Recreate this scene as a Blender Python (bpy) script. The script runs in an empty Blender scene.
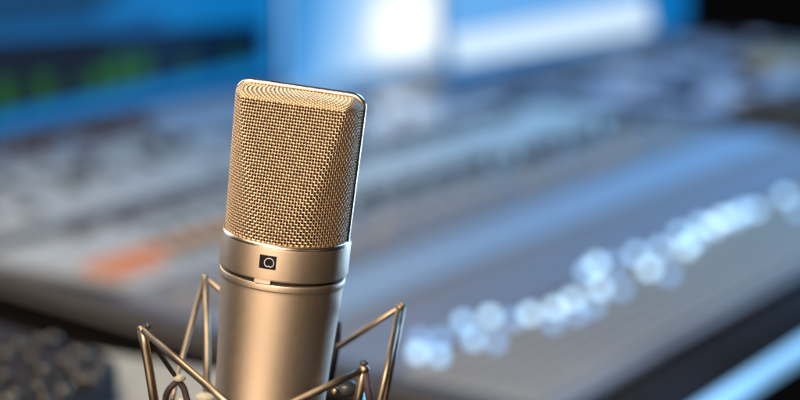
import bpy, math, random
import numpy as np
from mathutils import Matrix, Vector

random.seed(7)
SC = bpy.context.scene
COL = SC.collection
rad = math.radians

# ---------------------------------------------------------------- camera
H = 0.56                       # camera height above the console deck (deck = z 0)
PITCH = rad(12)
FPX = 800 * 85 / 36            # focal length in pixels of the 800 px wide photo
cd = bpy.data.cameras.new('camera'); cam = bpy.data.objects.new('camera', cd); COL.objects.link(cam)
cam.location = (0, 0, H); cam.rotation_euler = (rad(90) - PITCH, 0, 0)
cd.lens = 85; cd.sensor_width = 36; cd.clip_start = 0.05; cd.clip_end = 100
cd.dof.use_dof = True; cd.dof.focus_distance = 0.802; cd.dof.aperture_fstop = 4.4
SC.camera = cam
# ---------------------------------------------------------------- world and lights
w = bpy.data.worlds.new('World'); SC.world = w; w.use_nodes = True
bg = w.node_tree.nodes['Background']; bg.inputs[0].default_value = (0.75, 0.85, 1.0, 1); bg.inputs[1].default_value = 0.02
SC.view_settings.view_transform = 'Standard'; SC.view_settings.look = 'None'
SC.view_settings.exposure = 0; SC.view_settings.gamma = 1
SC.cycles.use_denoising = True; SC.cycles.use_adaptive_sampling = False
SC.cycles.max_bounces = 6; SC.cycles.caustics_reflective = False; SC.cycles.caustics_refractive = False
SC.cycles.sample_clamp_indirect = 4

def area(name, loc, target, size, power, color, size_y=None):
    l = bpy.data.lights.new(name, 'AREA'); l.energy = power; l.color = color; l.size = size
    if size_y: l.shape = 'RECTANGLE'; l.size_y = size_y
    o = bpy.data.objects.new(name, l); COL.objects.link(o); o.location = loc
    o.rotation_euler = (Vector(target) - Vector(loc)).to_track_quat('-Z', 'Y').to_euler()
    return o
MICPOS = (-0.05, 0.81, 0.36)
area('key_lamp', (-0.26, -0.12, 1.02), MICPOS, 0.24, 20.0, (1.0, 0.84, 0.66))
area('low_bounce_fill', (-0.48, -0.10, 0.14), MICPOS, 0.9, 6.0, (1.0, 0.80, 0.62))  # added fill for light bouncing up off the desk in front
area('top_lamp', (-0.42, 0.72, 1.35), MICPOS, 0.4, 9, (1.0, 0.88, 0.70))
area('blue_window', (0.60, 1.70, 0.24), MICPOS, 0.14, 6.5, (0.38, 0.64, 1.0), 0.40)
area('right_warm_fill', (0.75, 0.15, 0.55), MICPOS, 0.4, 0.25, (1.0, 0.66, 0.42))  # added weak fill, warms the shaded right side of the grille
area('left_edge_fill', (-0.85, 1.35, 0.5), MICPOS, 0.4, 1.2, (0.62, 0.78, 1.0), 0.7)  # added fill, no window: greys the left edge of the microphone
area('ceiling_lamp', (-1.0, 2.0, 1.05), (-0.45, 2.05, 0), 0.7, 15.5, (1.0, 0.87, 0.70))
area('blue_deck_fill', (1.1, 3.3, 1.4), (0.5, 2.6, 0), 1.0, 56, (0.22, 0.54, 1.0))  # added blue fill that tints the right of the deck

# ---------------------------------------------------------------- helpers
def bp(x, y, z=0.0):
    """world point on the horizontal plane z seen at photo pixel x, y"""
    u = (x - 400) / FPX; v = -(y - 200) / FPX
    d = Vector((u, math.cos(PITCH) + v * math.sin(PITCH), -math.sin(PITCH) + v * math.cos(PITCH)))
    return Vector((0, 0, H)) + d * ((z - H) / d.z)
def at(x, y, dep):
    u = (x - 400) / FPX; v = -(y - 200) / FPX
    return Vector((0, 0, H)) + Vector((u, math.cos(PITCH) + v * math.sin(PITCH), -math.sin(PITCH) + v * math.cos(PITCH))) * dep
K = H / 0.452
AZ = rad(32.9)
SA, CA = math.sin(AZ), math.cos(AZ)
def P(s, t, z=0.0): return Vector((K * (s * SA - t * CA), K * (s * CA + t * SA), z))   # console axes
def onplane(x, y, t):
    """point of the upright plane t = const seen at pixel x, y"""
    u = (x - 400) / FPX; v = -(y - 200) / FPX
    d = Vector((u, math.cos(PITCH) + v * math.sin(PITCH), -math.sin(PITCH) + v * math.cos(PITCH)))
    k = K * t / (-d.x * CA + d.y * SA)
    return Vector((0, 0, H)) + d * k

MATS = {}
def mat(name, color, rough=0.5, metal=0.0, emit=None, strength=0, noise=0.0, nscale=60, bump=0.0, bscale=400,
        rough_var=0.0, coat=0.0, stretch=(1, 1, 1), spec=0.5):
    m = bpy.data.materials.new(name); m.use_nodes = True; nt = m.node_tree; b = nt.nodes['Principled BSDF']
    b.inputs['Base Color'].default_value = (*color, 1); b.inputs['Roughness'].default_value = rough
    b.inputs['Metallic'].default_value = metal; b.inputs['Coat Weight'].default_value = coat
    b.inputs['Specular IOR Level'].default_value = spec
    tc = nt.nodes.new('ShaderNodeTexCoord'); mp = nt.nodes.new('ShaderNodeMapping'); mp.inputs['Scale'].default_value = stretch
    nt.links.new(tc.outputs['Object'], mp.inputs[0])
    if noise or rough_var:
        n = nt.nodes.new('ShaderNodeTexNoise'); n.inputs['Scale'].default_value = nscale; n.inputs['Detail'].default_value = 6
        nt.links.new(mp.outputs[0], n.inputs['Vector'])
    if noise:
        r = nt.nodes.new('ShaderNodeMix'); r.data_type = 'RGBA'
        r.inputs[6].default_value = (*[c * (1 - noise) for c in color], 1); r.inputs[7].default_value = (*[min(1, c * (1 + noise)) for c in color], 1)
        nt.links.new(n.outputs['Fac'], r.inputs[0]); nt.links.new(r.outputs[2], b.inputs['Base Color'])
    if rough_var:
        q = nt.nodes.new('ShaderNodeMapRange'); q.inputs[3].default_value = rough - rough_var; q.inputs[4].default_value = rough + rough_var
        nt.links.new(n.outputs['Fac'], q.inputs[0]); nt.links.new(q.outputs[0], b.inputs['Roughness'])
    if bump:
        n2 = nt.nodes.new('ShaderNodeTexNoise'); n2.inputs['Scale'].default_value = bscale; n2.inputs['Detail'].default_value = 3
        nt.links.new(mp.outputs[0], n2.inputs['Vector'])
        bu = nt.nodes.new('ShaderNodeBump'); bu.inputs['Strength'].default_value = bump; bu.inputs['Distance'].default_value = 0.0004
        nt.links.new(n2.outputs['Fac'], bu.inputs['Height']); nt.links.new(bu.outputs[0], b.inputs['Normal'])
    if emit:
        b.inputs['Emission Color'].default_value = (*emit, 1); b.inputs['Emission Strength'].default_value = strength
    MATS[name] = m
    return m

def empty(name, M, label, cat, group=None):
    o = bpy.data.objects.new(name, None); COL.objects.link(o); o.matrix_world = M; o['label'] = label; o['category'] = cat
    o.empty_display_size = 0.02
    if group: o['group'] = group
    FR[o.name] = M.copy()
    return o
FR = {}
def obj(name, vf, m, parent=None, smooth=True, world=True, label=None, bevel=0, kind=None):
    """one mesh object; vertices given in world space unless world=False (then in the thing's own frame)"""
    v, f = vf
    me = bpy.data.meshes.new(name)
    M = FR[parent.name] if parent else Matrix.Identity(4)
    if world and parent:
        Mi = M.inverted(); v = [Mi @ Vector(p) for p in v]
    me.from_pydata([tuple(p) for p in v], [], f); me.materials.append(m)
    if smooth: me.shade_smooth()
    me.update()
    o = bpy.data.objects.new(name, me); COL.objects.link(o)
    FR[o.name] = M
    if parent: o.parent = parent
    if label: o['label'] = label
    if kind: o['kind'] = kind
    if bevel:
        b = o.modifiers.new('bevel', 'BEVEL'); b.width = bevel; b.segments = 3; b.limit_method = 'ANGLE'
        o.modifiers.new('wn', 'WEIGHTED_NORMAL')
    return o
def inst(name, me, parent, loc, rotz=0.0, label=None):
    """a further copy of a part: same mesh, own place (in the parent's frame)"""
    o = bpy.data.objects.new(name, me); COL.objects.link(o); o.parent = parent; o.location = loc; o.rotation_euler = (0, 0, rotz)
    FR[o.name] = FR[parent.name]
    if label: o['label'] = label
    return o
def join(*vfs):
    V, F = [], []
    for v, f in vfs:
        n = len(V); V += list(v); F += [tuple(i + n for i in q) for q in f]
    return V, F
def boxp(pts_fn, a0, a1, b0, b1, z0, z1):
    v = [pts_fn(a, b, z) for z in (z0, z1) for a, b in ((a0, b0), (a1, b0), (a1, b1), (a0, b1))]
    return v, [(3, 2, 1, 0), (4, 5, 6, 7), (0, 1, 5, 4), (1, 2, 6, 5), (2, 3, 7, 6), (3, 0, 4, 7)]
def prism(pts, z0, z1):
    n = len(pts)
    v = [(p[0], p[1], z0) for p in pts] + [(p[0], p[1], z1) for p in pts]
    f = [tuple(range(n))[::-1], tuple(range(n, 2 * n))] + [(i, (i + 1) % n, n + (i + 1) % n, n + i) for i in range(n)]
    return v, f
def tube(pts, r, n=10, closed=False):
    pts = [Vector(p) for p in pts]; m = len(pts)
    rs = r if isinstance(r, (list, tuple)) else [r] * m
    V, F = [], []
    prev = None
    for i, p in enumerate(pts):
        a = pts[i - 1] if (i > 0 or closed) else p; b = pts[(i + 1) % m] if (i < m - 1 or closed) else p
        t = (b - a).normalized()
        if prev is None:
            x = t.orthogonal().normalized()
        else:
            x = (prev - t * prev.dot(t)).normalized()
        prev = x; y = t.cross(x)
        for k in range(n):
            q = 2 * math.pi * k / n
            V.append(p + (x * math.cos(q) + y * math.sin(q)) * rs[i])
    for i in range(m if closed else m - 1):
        j = (i + 1) % m
        for k in range(n):
            F.append((i * n + k, i * n + (k + 1) % n, j * n + (k + 1) % n, j * n + k))
    if not closed:
        F.append(tuple(range(n))[::-1]); F.append(tuple((m - 1) * n + k for k in range(n)))
    return V, F
def lathe(prof, n=96, c=(0, 0, 0)):
    V, F = [], []
    for r, z in prof:
        for k in range(n):
            q = 2 * math.pi * k / n; V.append((c[0] + r * math.cos(q), c[1] + r * math.sin(q), c[2] + z))
    for i in range(len(prof) - 1):
        for k in range(n):
            F.append((i * n + k, (i + 1) * n + k, (i + 1) * n + (k + 1) % n, i * n + (k + 1) % n))
    return V, F
def smooth_path(pts, rc, seg=6):
    """polyline with rounded corners"""
    pts = [Vector(p) for p in pts]; out = [pts[0]]
    for i in range(1, len(pts) - 1):
        p = pts[i]; a = (pts[i - 1] - p); b = (pts[i + 1] - p)
        d = min(rc, a.length * 0.45, b.length * 0.45)
        pa = p + a.normalized() * d; pb = p + b.normalized() * d
        for k in range(seg + 1):
            q = k / seg; out.append(pa * (1 - q) ** 2 + p * 2 * q * (1 - q) + pb * q ** 2)
    out.append(pts[-1]); return out

# ---------------------------------------------------------------- materials
NI = mat('satin_champagne_nickel', (0.68, 0.53, 0.39), 0.45, 1.0, noise=0.05, nscale=300, bump=0.25, bscale=3600, rough_var=0.025)
NIB = mat('polished_champagne_edge', (0.78, 0.64, 0.48), 0.28, 1.0, rough_var=0.05, nscale=200)
MESHM = mat('bronze_gilt_wire', (0.60, 0.44, 0.29), 0.42, 1.0, noise=0.12, nscale=500)
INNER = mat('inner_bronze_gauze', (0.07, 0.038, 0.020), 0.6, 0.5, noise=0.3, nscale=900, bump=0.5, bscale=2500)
GAP = mat('gap_shade', (0.01, 0.008, 0.007), 0.6)  # dark colour paints the shade inside the collar groove
BLK = mat('black_enamel', (0.006, 0.005, 0.006), 0.6, spec=0.15)
WHT = mat('white_print', (0.52, 0.53, 0.55), 0.5)
SILV = mat('bright_silver', (0.62, 0.55, 0.45), 0.5, 1.0)
WIRE = mat('aged_nickel_rod', (0.29, 0.225, 0.16), 0.42, 1.0, noise=0.35, nscale=160, rough_var=0.10)
CORD = mat('dark_elastic_cord', (0.035, 0.018, 0.022), 0.65, bump=0.4, bscale=1800)
CREAM = mat('cream_cap', (0.50, 0.45, 0.33), 0.45)
KNOBD = mat('dark_knob', (0.03, 0.03, 0.033), 0.4)
CYAN = mat('cyan_sleeve', (0.02, 0.30, 0.62), 0.45)
STAND = mat('stand_black', (0.02, 0.02, 0.022), 0.4, 0.3)
DECK = mat('deck_grey_paint', (0.22, 0.20, 0.20), 0.42, noise=0.08, nscale=14, rough_var=0.05)
PANELL = mat('pale_panel', (0.44, 0.43, 0.40), 0.42, noise=0.08, nscale=10)
PANELM = mat('mid_panel', (0.19, 0.20, 0.24), 0.42, noise=0.1, nscale=10)
TAN = mat('tan_panel', (0.31, 0.25, 0.19), 0.45, noise=0.14, nscale=9, stretch=(1, 6, 1))
GLOSSP = mat('pale_satin_strip', (0.27, 0.34, 0.42), 0.38, 0.0, rough_var=0.05, nscale=12)
SLOT = mat('fader_slot', (0.03, 0.03, 0.032), 0.6)
LEATH = mat('black_armrest_leather', (0.010, 0.013, 0.022), 0.8, bump=0.5, bscale=300, spec=0.2)
SIDE = mat('console_dark_side', (0.012, 0.009, 0.008), 0.5)
TRIM = mat('edge_blue_reflection', (0.2, 0.3, 0.4), 0.4, emit=(.22, .54, .92), strength=0.9)  # emission stands in for the blue reflection along the metal trim
FLOOR = mat('dark_floor', (0.012, 0.009, 0.008), 0.7, noise=0.3, nscale=3)
ORNG = mat('orange_key', (0.62, 0.22, 0.09), 0.45, emit=(1.0, 0.25, 0.07), strength=0.10)
ORNP = mat('pale_orange_key', (0.62, 0.31, 0.14), 0.45, emit=(1.0, 0.4, 0.15), strength=0.06)
GRNK = mat('dark_green_key', (0.03, 0.05, 0.04), 0.5)
BROWNK = mat('brown_knob', (0.07, 0.045, 0.04), 0.45)
def glow(name, c, s): return mat(name, (0.01, 0.01, 0.01), 0.4, emit=c, strength=s)

# ================================================================ SETTING
fl = obj('floor', ([(-12, -4, -0.75), (14, -4, -0.75), (14, 16, -0.75), (-12, 16, -0.75)], [(0, 1, 2, 3)]), FLOOR, smooth=False)
fl['kind'] = 'structure'

# ================================================================ MIXING CONSOLE
RZ = math.pi / 2 - AZ
CM = Matrix.Translation(P(2.4, 1.25, -0.75)) @ Matrix.Rotation(RZ, 4, 'Z')
con = empty('mixing_console', CM, 'large grey studio mixing console with rows of glowing pale blue keys, behind the microphone', 'mixing console')
S1 = 3.42
def loc_of(p): return CM.inverted() @ Vector(p)
# carcass + deck
obj('deck', prism([P(1.165, .64), P(S1, .64), P(S1, 2.0), P(1.40, 2.0), P(1.255, 1.26), P(1.18, .85)], -0.006, 0.0), DECK, con, smooth=False)
obj('side_panel', prism([P(1.18, .66), P(S1 - .02, .66), P(S1 - .02, 1.98), P(1.42, 1.98), P(1.275, 1.26), P(1.20, .85)], -0.74, -0.0065), SIDE, con, smooth=False)
# armrest: rounded dark pad in front of the deck
arm = []
sec = [(0.638, -0.012), (0.632, -0.006), (0.62, -0.003), (0.60, -0.003), (0.585, -0.008), (0.575, -0.02), (0.572, -0.06), (0.60, -0.10), (0.638, -0.10)]
V = [P(s, t, z) for s in (1.13, S1) for t, z in sec]; n = len(sec)
F = [(i, (i + 1) % n, n + (i + 1) % n, n + i) for i in range(n)] + [tuple(range(n))[::-1], tuple(range(n, 2 * n))]
obj('armrest', (V, F), LEATH, con)
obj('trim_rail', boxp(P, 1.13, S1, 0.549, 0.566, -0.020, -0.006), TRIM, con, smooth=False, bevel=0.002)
obj('rail_bracket', boxp(P, 1.14, S1 - .01, 0.550, 0.60, -0.075, -0.0205), SIDE, con, smooth=False)
# sheets of panel on the deck (each stands a few mm proud)
def panel(s0, s1, t0, t1, m, z=0.004, name='panel', z0=0.0006):
    return obj(name, boxp(P, s0, s1, t0, t1, z0, z), m, con, smooth=False)
SE = 2.46                                             # first section ends here, a dark joint follows
panel(1.20, SE, .655, .785, TAN)                     # tan strip below the glowing keys
panel(1.20, SE, .80, .885, PANELM)
panel(1.24, SE, .922, 1.008, GLOSSP)                 # smooth pale strip
panel(1.33, SE, 1.03, 1.13, DECK)
panel(1.31, SE, 1.14, 1.355, PANELL)                 # pale panel with the orange keys
GLB = mat('glossy_pale_fascia', (0.42, 0.44, 0.48), 0.20, noise=.06, nscale=10, spec=.7)
panel(1.40, 1.95, 1.40, 1.66, PANELL); panel(1.955, SE, 1.40, 1.66, GLB)
panel(1.40, 2.0, 1.68, 1.79, PANELM); panel(2.005, 2.9, 1.68, 1.79, GLB)
CH = mat('dark_end_cheek', (0.06, 0.05, 0.042), 0.5, noise=.2, nscale=20)
obj('end_cheek', prism([P(1.166, .655), P(1.19, .655), P(1.206, .85), P(1.285, 1.26), P(1.425, 1.99), P(1.401, 1.99), P(1.256, 1.26), P(1.181, .85)], .0006, .008), CH, con, smooth=False)
obj('section_joint', boxp(P, SE + .004, SE + .075, .66, 1.56, .0006, .005), mat('dark_blue_joint', (0.035, 0.045, 0.07), 0.5), con, smooth=False)
# second section: mixed modules
DB = mat('dark_blue_module', (0.05, 0.075, 0.12), 0.5, noise=.3, nscale=20)
LV = mat('lavender_module', (0.40, 0.36, 0.40), 0.5, noise=.25, nscale=12)
WM = mat('warm_wood_block', (0.55, 0.38, 0.20), 0.5, noise=.2, nscale=12)
panel(2.56, 2.98, 1.10, 1.36, LV); panel(2.99, 3.38, 1.30, 1.50, LV); panel(2.56, 2.96, 1.38, 1.50, PANELM)
panel(2.40, 2.90, 1.43, 1.545, DB, .007, z0=.0045)
panel(2.62, 2.78, 1.20, 1.27, DB, .007, z0=.0045)
panel(2.66, 2.95, .86, 1.08, LV)
obj('warm_block', boxp(P, 3.02, 3.16, 1.16, 1.27, .001, .018), WM, con, smooth=False)
rr = random.Random(11)
for mt_, nm_, cnt in ((KNOBD, 'black_button', 26), (WHT, 'pale_button', 14), (BROWNK, 'brown_button', 18)):
    me_ = None
    for k in range(cnt):
        p_ = loc_of(P(rr.uniform(2.60, 3.36), rr.uniform(.90, 1.50), .0045))
        if me_ is None:
            o_ = obj(nm_, boxp(lambda x, y, z: Vector((x, y, z)), -.016, .016, -.02, .02, .003, .014), mt_, con, smooth=False, world=False); me_ = o_.data; o_.location = p_
        else: inst(nm_, me_, con, p_)
# fine engraved channel lines over the tan strip
sl = []
for k in range(7):
    t = 0.668 + k * 0.0165
    sl.append(boxp(P, 1.22, SE - .01, t, t + 0.0022, 0.0042, 0.0048))
obj('fader_slot', join(*sl), SLOT, con, smooth=False, kind='stuff')
gl = [boxp(P, 1.285, 1.30, 1.14, 1.39, 0.0006, 0.0012), boxp(P, 1.285, SE, 1.364, 1.392, 0.0006, 0.0012)]
obj('panel_groove', join(*gl), SLOT, con, smooth=False)

# knob (> pointer) in console frame
def knob_vf(r, h): return lathe([(0.0001, h), (r * .72, h), (r * .86, h * .93), (r * .9, h * .5), (r, h * .3), (r, 0.0)], 20)
def key_vf(a, b, h):
    f = lambda x, y, z: Vector((x, y, z))
    return boxp(f, -a, a, -b, b, 0, h)
def first_and_copies(name, vf, m, spots, smooth=True, bevel=0):
    me = None
    for i, (s, t, z) in enumerate(spots):
        if me is None:
            o = obj(name, vf, m, con, smooth=smooth, world=False, bevel=0); me = o.data; o.location = loc_of(P(s, t, z))
        else: inst(name, me, con, loc_of(P(s, t, z)))
# dark knob row (t 1.15) and the next
spots = []
s = 1.62
while s < 2.0: spots.append((s, 1.165 + random.uniform(-.006, .006), .004)); s += .031
s = 2.02
while s < 2.45: spots.append((s, 1.15 + random.uniform(-.006, .006), .004)); s += .036
first_and_copies('knob', knob_vf(.011, .022), KNOBD, spots)
spots = []
s = 1.70
while s < 2.05: spots.append((s, 1.765, .004)); s += .034
for q in range(16): spots.append((random.uniform(1.70, 2.05), random.choice([1.735, 1.69]), .004))
first_and_copies('rotary_knob', knob_vf(.010, .02), BROWNK, spots)
# orange keys and dark keys in front of them
sp = [(1.335 + .027 * k, 1.214, .004) for k in range(4)]
sp += [(1.335 + .027 * k, 1.188, .004) for k in range(3)]
first_and_copies('orange_key', key_vf(.0105, .012, .009), ORNG, sp, smooth=False)
sp = [(1.450 + .030 * k, 1.212, .004) for k in range(9)]
first_and_copies('pale_orange_key', key_vf(.010, .014, .008), ORNP, sp, smooth=False)
sp = [(1.43 + .03 * k, 1.19, .004) for k in range(8)] + [(1.48 + .034 * k, 1.262, .004) for k in range(5)]
first_and_copies('dark_key', key_vf(.008, .010, .008), GRNK, sp, smooth=False)
# faders on the upper panels
sp = []
for k in range(40): sp.append((1.45 + .024 * k, random.uniform(1.45, 1.62), .004))
first_and_copies('fader_cap', key_vf(.007, .013, .010), KNOBD, sp, smooth=False)
sp = [(1.44 + .028 * k + random.uniform(-.006, .006), 1.335 + random.uniform(-.008, .008), .004) for k in range(34)]
first_and_copies('mute_key', key_vf(.008, .009, .007), BROWNK, sp, smooth=False)
sp = [(1.30 + .045 * k, 1.08 + random.uniform(-.02, .02), .004) for k in range(24)]
first_and_copies('small_fader_cap', key_vf(.006, .011, .009), PANELL, sp, smooth=False)
# far right dark / warm kit on the deck
obj('hand_rest', boxp(P, 2.42, 2.62, .91, 1.03, .0055, .035), mat('dark_brown_block', (0.05, 0.028, 0.015), 0.4, noise=.3, nscale=20), con, smooth=False, bevel=.006)

# glowing keys (photo pixel, brightness class)
LED = [(419.5, 337, 0), (417.5, 350.5, 2), (440.5, 337, 0), (439, 353.5, 1), (463, 319.6, 1), (490, 314.5, 2), (473.5, 337, 1),
       (496, 340, 0), (512.5, 317.5, 0), (530, 311.5, 2), (555, 306, 2), (553, 320, 0), (577, 312, 0), (572.5, 297.5, 2), (594, 304, 0), (587, 270, 1),
       (597, 262, 2), (600, 286, 2), (615, 262, 0), (621, 287, 0), (636, 252, 1), (649, 267, 2), (669, 272, 0), (660, 247, 1),
       (680, 232, 1), (686, 246, 2), (694, 238, 1), (701, 223, 1), (712, 225, 2), (723, 217, 2), (733, 216, 1), (742, 210, 1),
       (755, 208, 1), (785, 194, 1), (798, 208, 0)]
LM = [glow('key_glow_dim', (.27, .53, .95), 2.0), glow('key_glow_mid', (.37, .65, 1.0), 2.9), glow('key_glow_bright', (.50, .76, 1.0), 3.4)]
NMS = ['dim_glowing_key', 'glowing_key', 'bright_glowing_key']
for c in range(3):
    me = None
    for x, y, k in LED:
        if k != c: continue
        p = bp(x, y, .010) ; p.z = .004
        if me is None:
            o = obj(NMS[c], lathe([(.0001, .009), (.0042, .0085), (.0052, .006), (.0052, 0)], 20), LM[c], con, world=False); me = o.data; o.location = loc_of(p)
        else: o = inst(NMS[c], me, con, loc_of(p))
        kk = (Vector((0, 0, H)) - p).length / 1.85; o.scale = (kk, kk, 1)

# ================================================================ DISPLAYS
def quad_on(t, pts, off):
    """flat pane on the upright plane t, thickness 1 mm, stepped off the screen by `off`"""
    nrm = Vector((CA, -SA, 0))
    a = [onplane(x, y, t) for x, y in pts]
    f_ = [p + nrm * (off + .001) for p in a]; b_ = [p + nrm * off for p in a]
    n = len(pts)
    v = b_ + f_
    return v, [tuple(range(n))[::-1], tuple(range(n, 2 * n))] + [(i, (i + 1) % n, n + (i + 1) % n, n + i) for i in range(n)]
T1 = 1.83
D1 = Matrix.Translation(P(2.2, T1 + .02, 0.0)) @ Matrix.Rotation(RZ, 4, 'Z')
d1 = empty('display_screen', D1, 'wide blue lit screen with green level bars in a dark window, at far left', 'screen', 'screens standing along the back of the console')
obj('housing', boxp(P, 1.66, 2.72, T1 + .0035, T1 + .02, 0.001, .412), SIDE, d1, smooth=False)
G = {'base': glow('screen_blue', (.002, .165, .48), 1.0), 'deep': glow('screen_deep_blue', (.001, .045, .13), 1.0),
     'dark': glow('screen_window_dark', (.0005, .0025, .010), 1.0), 'navy': glow('screen_window_navy', (.0005, .012, .045), 1.0),
     'light': glow('screen_light_blue', (.36, .62, .95), 1.0), 'pale': glow('screen_pale_blue', (.66, .84, 1.0), 1.05),
     'mid': glow('screen_mid_blue', (.14, .42, .86), 1.0), 'green': glow('level_green', (.014, .095, .006), 1.0), 'greend': glow('level_green_dim', (.008, .06, .02), 1.0), 'white': glow('screen_white_glare', (.95, 1.0, 1.0), 1.15)}
obj('display_surface', boxp(P, 1.665, 2.715, T1, T1 + .003, 0.012, .41), G['base'], d1, smooth=False)
G['deep2'] = glow('screen_shade_blue', (.001, .09, .28), 1.0)
obj('menu_pane', quad_on(T1, [(-60, 43), (160, 28), (160, 10), (90, 18.5), (-60, 35)], .001), G['deep2'], d1, smooth=False)
obj('title_bar', quad_on(T1, [(-60, 34), (90, 18), (210, -60), (-60, -60)], .001), G['deep'], d1, smooth=False)
obj('dark_window', quad_on(T1, [(-60, 127), (110, 92), (110, 33), (-60, 44)], .001), G['dark'], d1, smooth=False)
obj('dark_window', quad_on(T1, [(110.6, 92), (262, 60), (262, 22), (110.6, 33)], .001), G['navy'], d1, smooth=False)
G['edge'] = glow('screen_edge_blue', (.015, .22, .60), 1.0)
obj('edge_haze_pane', quad_on(T1, [(268, 74), (292, 70), (296, -60), (268, -60)], .001), G['edge'], d1, smooth=False)  # paints the first step of the haze beside the middle screen
for x, y, hx, hy, g in [(4, 96, 8, 16, 'green'), (42, 90, 7, 15, 'green'), (76, 88, 6, 8, 'greend'), (98, 80, 7, 12, 'green'), (118, 73, 8, 16, 'green'), (140, 69, 8, 14, 'green'), (188, 66, 7, 9, 'greend'), (234, 58, 7, 8, 'greend')]:
    m_ = G[g]
    obj('level_bar', quad_on(T1, [(x - hx, y + hy), (x + hx, y + hy - 2), (x + hx, y - hy - 2), (x - hx, y - hy)], .0025), m_, d1, smooth=False)
T3 = 1.72
def s_on(x, y, t):
    p = onplane(x, y, t); return (p.x * SA + p.y * CA) / K
s3, s4 = s_on(284, 90, T3), s_on(449, 66, T3)
D3 = Matrix.Translation(P((s3 + s4) / 2, T3 + .01, 0.0)) @ Matrix.Rotation(RZ, 4, 'Z')
d3 = empty('display_screen', D3, 'added middle screen with a white glare painted on, between the two blue screens above the microphone', 'screen', 'screens standing along the back of the console')  # added screen, carries the painted glow between its neighbours
obj('housing', boxp(P, s3, s4, T3 + .0035, T3 + .012, 0.001, .40), SIDE, d3, smooth=False)  # back of the added middle screen
obj('display_surface', boxp(P, s3 + .002, s4 - .001, T3, T3 + .003, 0.008, .398), G['light'], d3, smooth=False)  # face of the added middle screen, carries the painted glow
G['mid2'] = glow('screen_strong_blue', (.04, .27, .66), 1.0); G['mid3'] = glow('screen_soft_blue', (.24, .52, .90), 1.0); G['pale2'] = glow('screen_haze_blue', (.48, .71, .98), 1.0)
obj('glare_fade_pane', quad_on(T3, [(285, 88), (300, 86), (326, -60), (286, -60)], .001), G['mid2'], d3, smooth=False)  # stepped panes paint the glare fading out into blue
obj('glare_fade_pane', quad_on(T3, [(300.3, 86), (316, 84), (348, -60), (326.3, -60)], .001), G['mid'], d3, smooth=False)
obj('glare_fade_pane', quad_on(T3, [(316.3, 84), (330, 82), (366, -60), (348.3, -60)], .001), G['mid3'], d3, smooth=False)
obj('haze_pane', quad_on(T3, [(342, 72), (358, 70), (380, -50), (368, -50)], .0025), G['pale2'], d3, smooth=False)
obj('glare_fade_pane', quad_on(T3, [(330.5, 82), (447, 63), (447, 57), (330, 74)], .001), G['mid'], d3, smooth=False)
obj('pale_pane', quad_on(T3, [(358.3, 69), (447, 54), (447, -50), (380.3, -50)], .0025), G['pale'], d3, smooth=False)
obj('glare_pane', quad_on(T3, [(382, 62), (424, 56), (438, 26), (430, -8), (384, -4), (366, 28)], .004), G['white'], d3, smooth=False)  # paints the round white glare as a glowing pane
ALU = mat('pale_aluminium_frame', (0.55, 0.62, 0.70), 0.4, 0.3)
T2 = 1.57
def s_at(x, y):
    p = onplane(x, y, T2); return (p.x * SA + p.y * CA) / K
D2 = Matrix.Translation(P(3.1, T2 + .02, 0.0)) @ Matrix.Rotation(RZ, 4, 'Z')
d2 = empty('display_screen', D2, 'bright screen showing a pale blue band, upright at the right back of the console', 'screen', 'screens standing along the back of the console')
sa, sb = s_at(446, 72), s_at(688, 20)
obj('housing', boxp(P, sa, sb, T2 + .0035, T2 + .012, .001, .356), ALU, d2, smooth=False)
obj('display_surface', boxp(P, sa + .001, sb - .001, T2, T2 + .003, .008, .355), G['base'], d2, smooth=False)
obj('pale_band', quad_on(T2, [(453, 66), (652, 29), (646, -2), (560, 14), (449, 34)], .001), G['pale'], d2, smooth=False)
obj('upper_pane', quad_on(T2, [(447, 34), (560, 12), (645, -4), (640, -80), (446, -80)], .001), G['mid'], d2, smooth=False)
# ================================================================ SIDE DESK with a small knobbed unit (lower left)
ZD = .15
dk = [bp(-120, 300, ZD), bp(60, 345, ZD), bp(300, 384, ZD), bp(300, 560, ZD), bp(-120, 560, ZD)]
c0 = sum(dk, Vector()) / 5
sd = empty('side_desk', Matrix.Translation((c0.x, c0.y, -.75)), 'pale beige desk standing against the left end of the console', 'desk')
obj('desk_top', prism([(p.x, p.y) for p in dk], ZD - .025, ZD), mat('beige_laminate', (0.36, 0.335, 0.28), 0.5, noise=0.08, nscale=12), sd, smooth=False)
for p in (dk[0], dk[2], dk[3], dk[4]):
    q = p.lerp(c0, .12)
    obj('leg', tube([(q.x, q.y, -.75), (q.x, q.y, ZD - .026)], .014, 12), STAND, sd)
ZU = ZD + .03
un = [bp(-110, 292, ZU), bp(104, 352, ZU), bp(118, 362, ZU), bp(30, 430, ZU), bp(-110, 500, ZU)]
c1 = sum(un, Vector()) / 5
su = empty('control_unit', Matrix.Translation((c1.x, c1.y, ZD)), 'small dark control unit crowded with silver capped knobs, on the beige desk at lower left', 'control unit')
obj('case', prism([(p.x, p.y) for p in un], ZD + .001, ZU), mat('unit_charcoal', (0.018, 0.016, 0.020), 0.75, noise=.2, nscale=30, spec=.15), su, smooth=False, bevel=.003)
KN = [(40, 338, 0), (54, 335, 1), (6, 352, 0), (43, 368, 0), (66, 358, 0), (75, 366, 0), (86, 353, 1), (101, 366, 2), (78, 349, 0), (57, 378, 0), (30, 390, 2), (16, 392, 0), (40, 384, 0),
      (64, 388, 0), (80, 378, 0), (22, 378, 0), (5, 372, 0), (8, 398, 0), (46, 398, 2), (60, 400, 0), (-8, 385, 0), (92, 377, 0), (33, 355, 1), (20, 342, 1), (-10, 360, 0), (-14, 340, 1), (28, 408, 0), (12, 415, 0)]
stem = lathe([(.0042, .006), (.0042, .0)], 16); me1 = me2 = me3 = None
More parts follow.
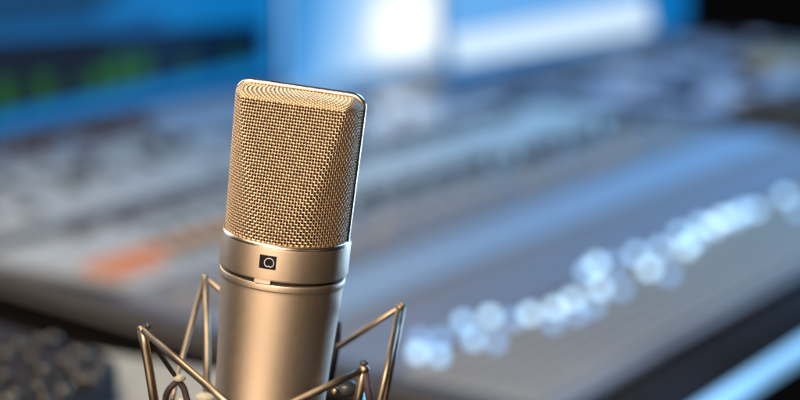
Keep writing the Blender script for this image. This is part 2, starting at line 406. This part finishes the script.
ch = mat('knob_cap_silver', (0.15, 0.13, 0.10), 0.12, 1.0); kb = mat('unit_knob', (0.02, 0.019, 0.02), 0.6, spec=.2)
rcap = .0042
cap = lathe([(max(.0001, rcap * math.sin(math.pi / 2 * k / 6)), .006 + rcap * .8 * math.cos(math.pi / 2 * k / 6)) for k in range(7)], 16)
for x, y, k in KN:
    p = bp(x, y, ZU + .008); l = (p.x - c1.x, p.y - c1.y, ZU - ZD)
    if (x + y) % 5 == 0:
        if me3 is None: o = obj('dark_knob', cap, kb, su, world=False); me3 = o.data; o.location = l
        else: inst('dark_knob', me3, su, l)
        continue
    if me1 is None:
        o = obj('knob', stem, kb, su, world=False); me1 = o.data; o.location = l
        c = obj('knob_cap', cap, ch, o, world=False); me2 = c.data
    else:
        o = inst('knob', me1, su, l); inst('knob_cap', me2, o, (0, 0, 0))

# ================================================================ MICROPHONE
m_ = .001
ORG = at(287, 233, .826)
LEAN = rad(6.5); SPIN = rad(-10)
MM = Matrix.Translation(ORG) @ Matrix.Rotation(LEAN, 4, 'Y') @ Matrix.Rotation(SPIN, 4, 'Z')
BASE = MM @ Matrix.Translation((0, 0, -.125))
mic = empty('condenser_microphone', BASE, 'champagne gold studio condenser microphone with woven metal grille, held upright in the wire shock mount', 'microphone')
def mo(name, vf, m, parent=mic, **kw):
    v = [MM @ Vector(p) for p in vf[0]]
    return obj(name, (v, vf[1]), m, parent, **kw)
mm = lambda prof: [(max(r, .05) * m_, z * m_) for r, z in prof]
mo('body', lathe(mm([(26.0, -16.9), (27.3, -16.95), (27.55, -17.1), (27.65, -17.4), (27.62, -19.6), (27.5, -19.9), (27.2, -20.05), (27.1, -20.3), (27.05, -21.5), (27.0, -22.5),
    (26.6, -30), (26.0, -42), (25.3, -55), (24.8, -68), (24.4, -85), (24.0, -118), (23.2, -122), (21, -124.6), (0, -125)]), 128), NI)
mo('gap_shade_ring', lathe(mm([(26.4, -15.0), (26.4, -17.4)]), 96), GAP)
mo('collar', lathe(mm([(25.6, -.6), (26.3, .35), (26.9, .55), (27.7, .35), (28.15, -.1), (28.35, -.7), (28.4, -2), (28.4, -14.4), (28.3, -14.9), (28.0, -15.25), (27.4, -15.35), (26.0, -15.4)]), 128), NI)
mo('collar_edge', lathe(mm([(26.5, .58), (26.9, .78), (27.5, .62), (28.05, .22), (28.42, -.45), (28.46, -.8), (28.38, -1.0)]), 128), NIB)

# ---- grille surface
ZT, ZR = 59.3, 4.2
def prof_v(q):
    """q 0..1 along the front profile -> z, half depth h, half width a"""
    L1 = 59.0; L2 = 18.8; d = q * (L1 + L2)
    if d < L1:
        z = ZT * d / L1; f = d / L1
        return z, 29.2 + (16.0 - 29.2) * f, 26.7 + 1.15 * z / 63.5
    ph = (d - L1) / L2 * rad(86)
    z = ZT + ZR * math.sin(ph); R = 26.7 + 1.15 * z / 63.5
    return z, 16.0 * math.cos(ph) ** 0.95 + .2, R - 5.6 * (1 - math.cos(ph))
def r_of(th, z, h, a):
    R = 26.7 + 1.15 * z / 63.5
    c, s_ = np.cos(th), np.abs(np.sin(th))
    q = np.sqrt((c / a) ** 2 + (s_ / R) ** 2)
    p = 26
    return 1.0 / ((q ** p + (s_ / h) ** p) ** (1 / p))
def surf(us, qs, inset=0.0):
    """grid of surface points (len(qs), len(us), 3), front half, y < 0"""
    out = np.zeros((len(qs), len(us), 3)); TH = np.linspace(0, math.pi, 721)
    for i, q in enumerate(qs):
        z, h, a = prof_v(q)
        r = r_of(TH, z, h, a)
        x = -r * np.cos(TH); y = -r * np.sin(TH)
        ok = np.abs(y) >= 1.1
        y2 = y.copy()
        seg = np.hypot(np.diff(x), np.diff(y)); cum = np.concatenate([[0], np.cumsum(seg)]); cum /= cum[-1]
        out[i, :, 0] = np.interp(us, cum, x); out[i, :, 1] = np.interp(us, cum, y); out[i, :, 2] = z
    if inset:
        out[:, :, 0] *= (1 - inset / 27); out[:, :, 1] = np.minimum(out[:, :, 1] * (1 - inset / 20) , 0); out[:, :, 2] *= (1 - inset / 63)
    return out
def normals(G_):
    du = np.gradient(G_, axis=1); dv = np.gradient(G_, axis=0)
    n = np.cross(du, dv); n /= np.maximum(np.linalg.norm(n, axis=2, keepdims=True), 1e-9)
    return n
NU, NV, SUB = 66, 60, 5
us = np.linspace(0.009, 0.991, (NU - 1) * SUB + 1); qs = np.linspace(-0.004, 1.0, (NV - 1) * SUB + 1)
S = surf(us, np.clip(qs, 0, 1)); NRM = normals(S)
if NRM[len(qs) // 2, len(us) // 2, 1] > 0: NRM = -NRM
def wires():
    V, F = [], []; nb = 0; ns = 6
    ang = np.arange(ns) * 2 * math.pi / ns
    def add(Pts, Nn, radius):
        nonlocal nb
        T = np.gradient(Pts, axis=0); T /= np.maximum(np.linalg.norm(T, axis=1, keepdims=True), 1e-9)
        B = np.cross(T, Nn); B /= np.maximum(np.linalg.norm(B, axis=1, keepdims=True), 1e-9); N2 = np.cross(B, T)
        ring = Pts[:, None, :] + radius * (np.cos(ang)[None, :, None] * B[:, None, :] + np.sin(ang)[None, :, None] * N2[:, None, :])
        m = len(Pts); V.append(ring.reshape(-1, 3))
        i = np.arange(m - 1)[:, None] * ns; k = np.arange(ns)[None, :]; k2 = (k + 1) % ns
        F.append(np.stack([i + k, i + k2, i + ns + k2, i + ns + k], axis=2).reshape(-1, 4) + nb); nb += m * ns
    A = .26
    jit = np.random.RandomState(3)
    for j in range(NV):
        row = j * SUB; iu = np.arange(len(us)) / SUB
        off = A * np.cos(math.pi * (iu + j)) * 0.80
        add(S[row] + NRM[row] * off[:, None] + np.array([0, 0, jit.uniform(-.05, .05)]), NRM[row], .385)
    for i in range(NU):
        c = i * SUB; jv = np.arange(len(qs)) / SUB
        off = -A * .6 * np.cos(math.pi * (jv + i)) - .03
        add(S[:, c] + NRM[:, c] * off[:, None], NRM[:, c], .24)
    V = np.concatenate(V) * m_; F = np.concatenate(F)
    return V, F
WV, WF = wires()
Mi = BASE.inverted() @ MM
def screen_mesh(flip):
    v = WV.copy()
    if flip: v[:, 0] *= -1; v[:, 1] *= -1
    v = v + np.array(Mi.translation)[None, :]
    me = bpy.data.meshes.new('mesh_screen'); me.from_pydata(v.tolist(), [], WF.tolist()); me.materials.append(MESHM); me.shade_smooth(); me.update()
    o = bpy.data.objects.new('mesh_screen', me); COL.objects.link(o); o.parent = mic; FR[o.name] = BASE
    return o
screen_mesh(False); bk = screen_mesh(True)
# inner gauze (closed surface, front + back)
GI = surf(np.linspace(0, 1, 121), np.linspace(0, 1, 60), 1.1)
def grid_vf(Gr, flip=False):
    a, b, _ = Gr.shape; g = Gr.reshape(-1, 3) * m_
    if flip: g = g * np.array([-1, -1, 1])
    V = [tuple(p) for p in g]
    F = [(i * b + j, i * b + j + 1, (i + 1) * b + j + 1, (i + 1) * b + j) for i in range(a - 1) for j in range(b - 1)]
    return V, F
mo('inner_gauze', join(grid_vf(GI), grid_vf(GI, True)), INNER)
# frame: flat metal band running up one side, over the top and down the other
path = []
def bandpt(a, z): return (a, z)
for k in range(30): z = ZT * k / 29 ; path.append((-(26.85 + 1.15 * z / 63.5), z))
for k in range(1, 13):
    ph = rad(90) * k / 12; path.append((-((26.85 + 1.15 * 1) - 6.0 * (1 - math.cos(ph))), ZT + 5.35 * math.sin(ph)))
path = path + [(x * -1, z) for x, z in path[::-1]]
pp = [Vector((x, z)) for x, z in path]
V, F = [], []
hw, th = 2.0, 1.05
prof = [(-hw, -1.7)] + [(-hw * math.cos(rad(180) * k / 10), -.1 + (th + .1) * math.sin(rad(180) * k / 10)) for k in range(11)] + [(hw, -1.7)]
for i, p in enumerate(pp):
    a = pp[max(0, i - 1)]; b = pp[min(len(pp) - 1, i + 1)]; t = (b - a).normalized(); nn = Vector((-t.y, t.x))
    for yy, o_ in prof: q = p + nn * o_; V.append((q.x * m_, yy * m_, q.y * m_))
n = len(prof)
for i in range(len(pp) - 1):
    for k in range(n): F.append((i * n + k, i * n + (k + 1) % n, (i + 1) * n + (k + 1) % n, (i + 1) * n + k))
mo('grille_frame', (V, F), NIB)

# pattern window, mark and switch on the collar
A0 = rad(-90 - 2)           # local azimuth of the window centre
def cyl(dx, z, r): a = A0 + dx / 28.4; return (r * m_ * math.cos(a), r * m_ * math.sin(a), z * m_)
def patch(x0, x1, z0, z1, r0, r1, n=12):
    V, F = [], []
    for i in range(n + 1):
        x = x0 + (x1 - x0) * i / n
        V += [cyl(x, z0, r0), cyl(x, z0, r1), cyl(x, z1, r1), cyl(x, z1, r0)]
    for i in range(n):
        for k in range(4): F.append((i * 4 + k, i * 4 + (k + 1) % 4, i * 4 + 4 + (k + 1) % 4, i * 4 + 4 + k))
    F += [(3, 2, 1, 0), tuple(n * 4 + k for k in range(4))]
    return V, F
win = mo('pattern_window', patch(-3.7, 3.7, -10.0, -4.1, 28.2, 28.5), BLK, smooth=False)
pts = []
for k in range(48):
    t = 2 * math.pi * k / 48
    rho = 1.0 + .92 * math.sin(t)
    pts.append(cyl(.7 + 1.75 * rho * math.cos(t) * .92, -8.6 + 1.85 * rho * math.sin(t) * .92 + .15, 28.55))
mo('cardioid_mark', tube(pts, .21 * m_, 6, closed=True), WHT, parent=win)
mo('pattern_switch', patch(-5.2, 2.0, -16.6, -15.1, 27.2, 28.6), SILV, smooth=False)

# ================================================================ SHOCK MOUNT
D0 = .826
def q(x, y, d): return at(x, y, D0 + d * m_)
cx = at(268, 400, D0)
SB = Vector((cx.x - .006, cx.y + .006, ORG.z - .150))
sm = empty('shock_mount', Matrix.Translation(SB), 'bronze wire shock mount of zigzag rods and dark cords cradling the microphone', 'shock mount')
PA, PB, PC, PD = q(142, 329, -35), q(205, 277, 56), q(400, 307, 35), q(364, 369, -56)
VF, VB, VL, VR = q(251, 423, -72), q(270, 330, 70), q(176, 392, 30), q(386, 420, -20)
def rod(pts, r=1.35, rc=.006, m=WIRE, name='rod'):
    return obj(name, tube(smooth_path(pts, rc), r * 1.14 * m_, 12), m, sm)
def lerp(a, b, t): return a + (b - a) * t
VBL = q(172, 420, 18)
rod([lerp(VL, PA, -.05), PA]) if False else None
# upper crown of zigzag rods
rod([PA, lerp(PA, VF, .5), VF], 1.45); rod([VF, lerp(VF, PD, .5), PD], 1.35)
rod([PD, q(374, 420, -50)], 1.5, m=CORD, name='cord'); rod([PC, q(340, 346, 58), q(300, 369, 66), VB], 1.15); rod([VB, PB], 1.15)
rod([PB, q(178, 372, 40), q(172, 400, 30)], 1.1); rod([PC, q(376, 418, 10)], 1.3)
# posts
rod([PA, q(148, 362, -32), q(158, 425, -28)], 1.75); rod([PB, q(207, 345, 50), q(207, 425, 44)], 1.5)
rod([PC + Vector((.0012, 0, 0)), q(381, 418, 24)], 1.35); rod([PD, q(353, 425, -44)], 1.6)
# inner cords and hook at left
HK = q(178, 380, -8)
rod([PA + Vector((.0022, 0, -.001)), q(150, 340, -30), HK], .9, m=CORD, name='cord')
rod([q(164, 428, -8), q(166, 392, -8), HK, q(184, 388, -8), q(186, 396, -8), q(196, 430, -8)], 1.25, .004, m=CORD, name='cord')
rod([q(338, 322, 62), q(337, 345, 60), q(330, 380, 52)], 1.6, m=CORD, name='cord')
# caps and knuckles
def ball(p, r, m, name, sc=(1, 1, 1)):
    v, f = lathe([(max(.0001, r * m_ * math.sin(math.pi * k / 10)), r * m_ * math.cos(math.pi * k / 10)) for k in range(11)], 16)
    return obj(name, ([Vector((a[0] * sc[0], a[1] * sc[1], a[2] * sc[2])) + p for a in v], f), m, sm)
for p, rr in ((PA, 2.0), (PB, 1.9), (PC, 2.1), (PD, 2.3)): ball(p, rr, WIRE, 'knuckle', (1, 1, .8))
ball(PA + Vector((.0026, 0, .0014)), 1.3, KNOBD, 'cord_tip'); ball(PD + Vector((0, 0, .0026)), 1.5, KNOBD, 'cord_tip', (1.3, 1, .7)); ball(PC + Vector((.001, 0, .001)), 1.5, WIRE, 'cord_tip')
ball(q(179, 378, -10), 2.3, CREAM, 'cap', (1.3, 1, .75)); ball(q(205, 398, 40), 3.2, CREAM, 'cap', (1.4, 1, .8)); ball(q(182, 402, -6), 2.0, CREAM, 'cap')
# clamp knobs and cable behind the right knuckle
ball(q(346, 388, 10), 4.6, KNOBD, 'clamp_knob', (1.2, 1, .85)); ball(q(335, 391, 0), 2.0, WIRE, 'cord_tip')
obj('sleeve', tube([q(366, 384, -20), q(365, 425, -20)], 2.4 * m_, 12), CYAN, sm)
# lower ring, struts and swivel below the frame
ring = [Vector((SB.x + .034 * math.cos(t), SB.y + .034 * math.sin(t), ORG.z - .098)) for t in [2 * math.pi * k / 32 for k in range(32)]]
obj('lower_ring', tube(ring, 1.6 * m_, 10, closed=True), WIRE, sm)
for p in (q(158, 425, -28), q(207, 425, 44), q(381, 418, 24), q(353, 425, -44), VF, q(376, 418, 10)):
    d = Vector((p.x - SB.x, p.y - SB.y, 0)).normalized() * .034
    obj('rod', tube([p, Vector((SB.x + d.x, SB.y + d.y, ORG.z - .098))], 1.4 * m_, 10), WIRE, sm)
obj('cradle_base', lathe([(.0001, .016), (.033, .016), (.034, .014), (.034, .004), (.030, 0), (.0001, 0)], 48, (SB.x, SB.y, SB.z)), WIRE, sm)
for k in range(4):
    a = math.pi / 4 + k * math.pi / 2
    obj('rod', tube([ring[int(4 + 8 * k)], Vector((SB.x + .031 * math.cos(a), SB.y + .031 * math.sin(a), SB.z + .015))], 1.4 * m_, 10), WIRE, sm)
# stand
ms = empty('microphone_stand', Matrix.Translation((SB.x, SB.y, -.75)), 'black round based microphone stand carrying the shock mount', 'microphone stand')
obj('pole', tube([(SB.x, SB.y, -.735), (SB.x, SB.y, SB.z - .0005)], .008, 20), STAND, ms)
obj('base', lathe([(.0001, .03), (.012, .03), (.02, .02), (.13, .012), (.135, .006), (.135, 0), (.0001, 0)], 64, (SB.x, SB.y, -.75)), STAND, ms)
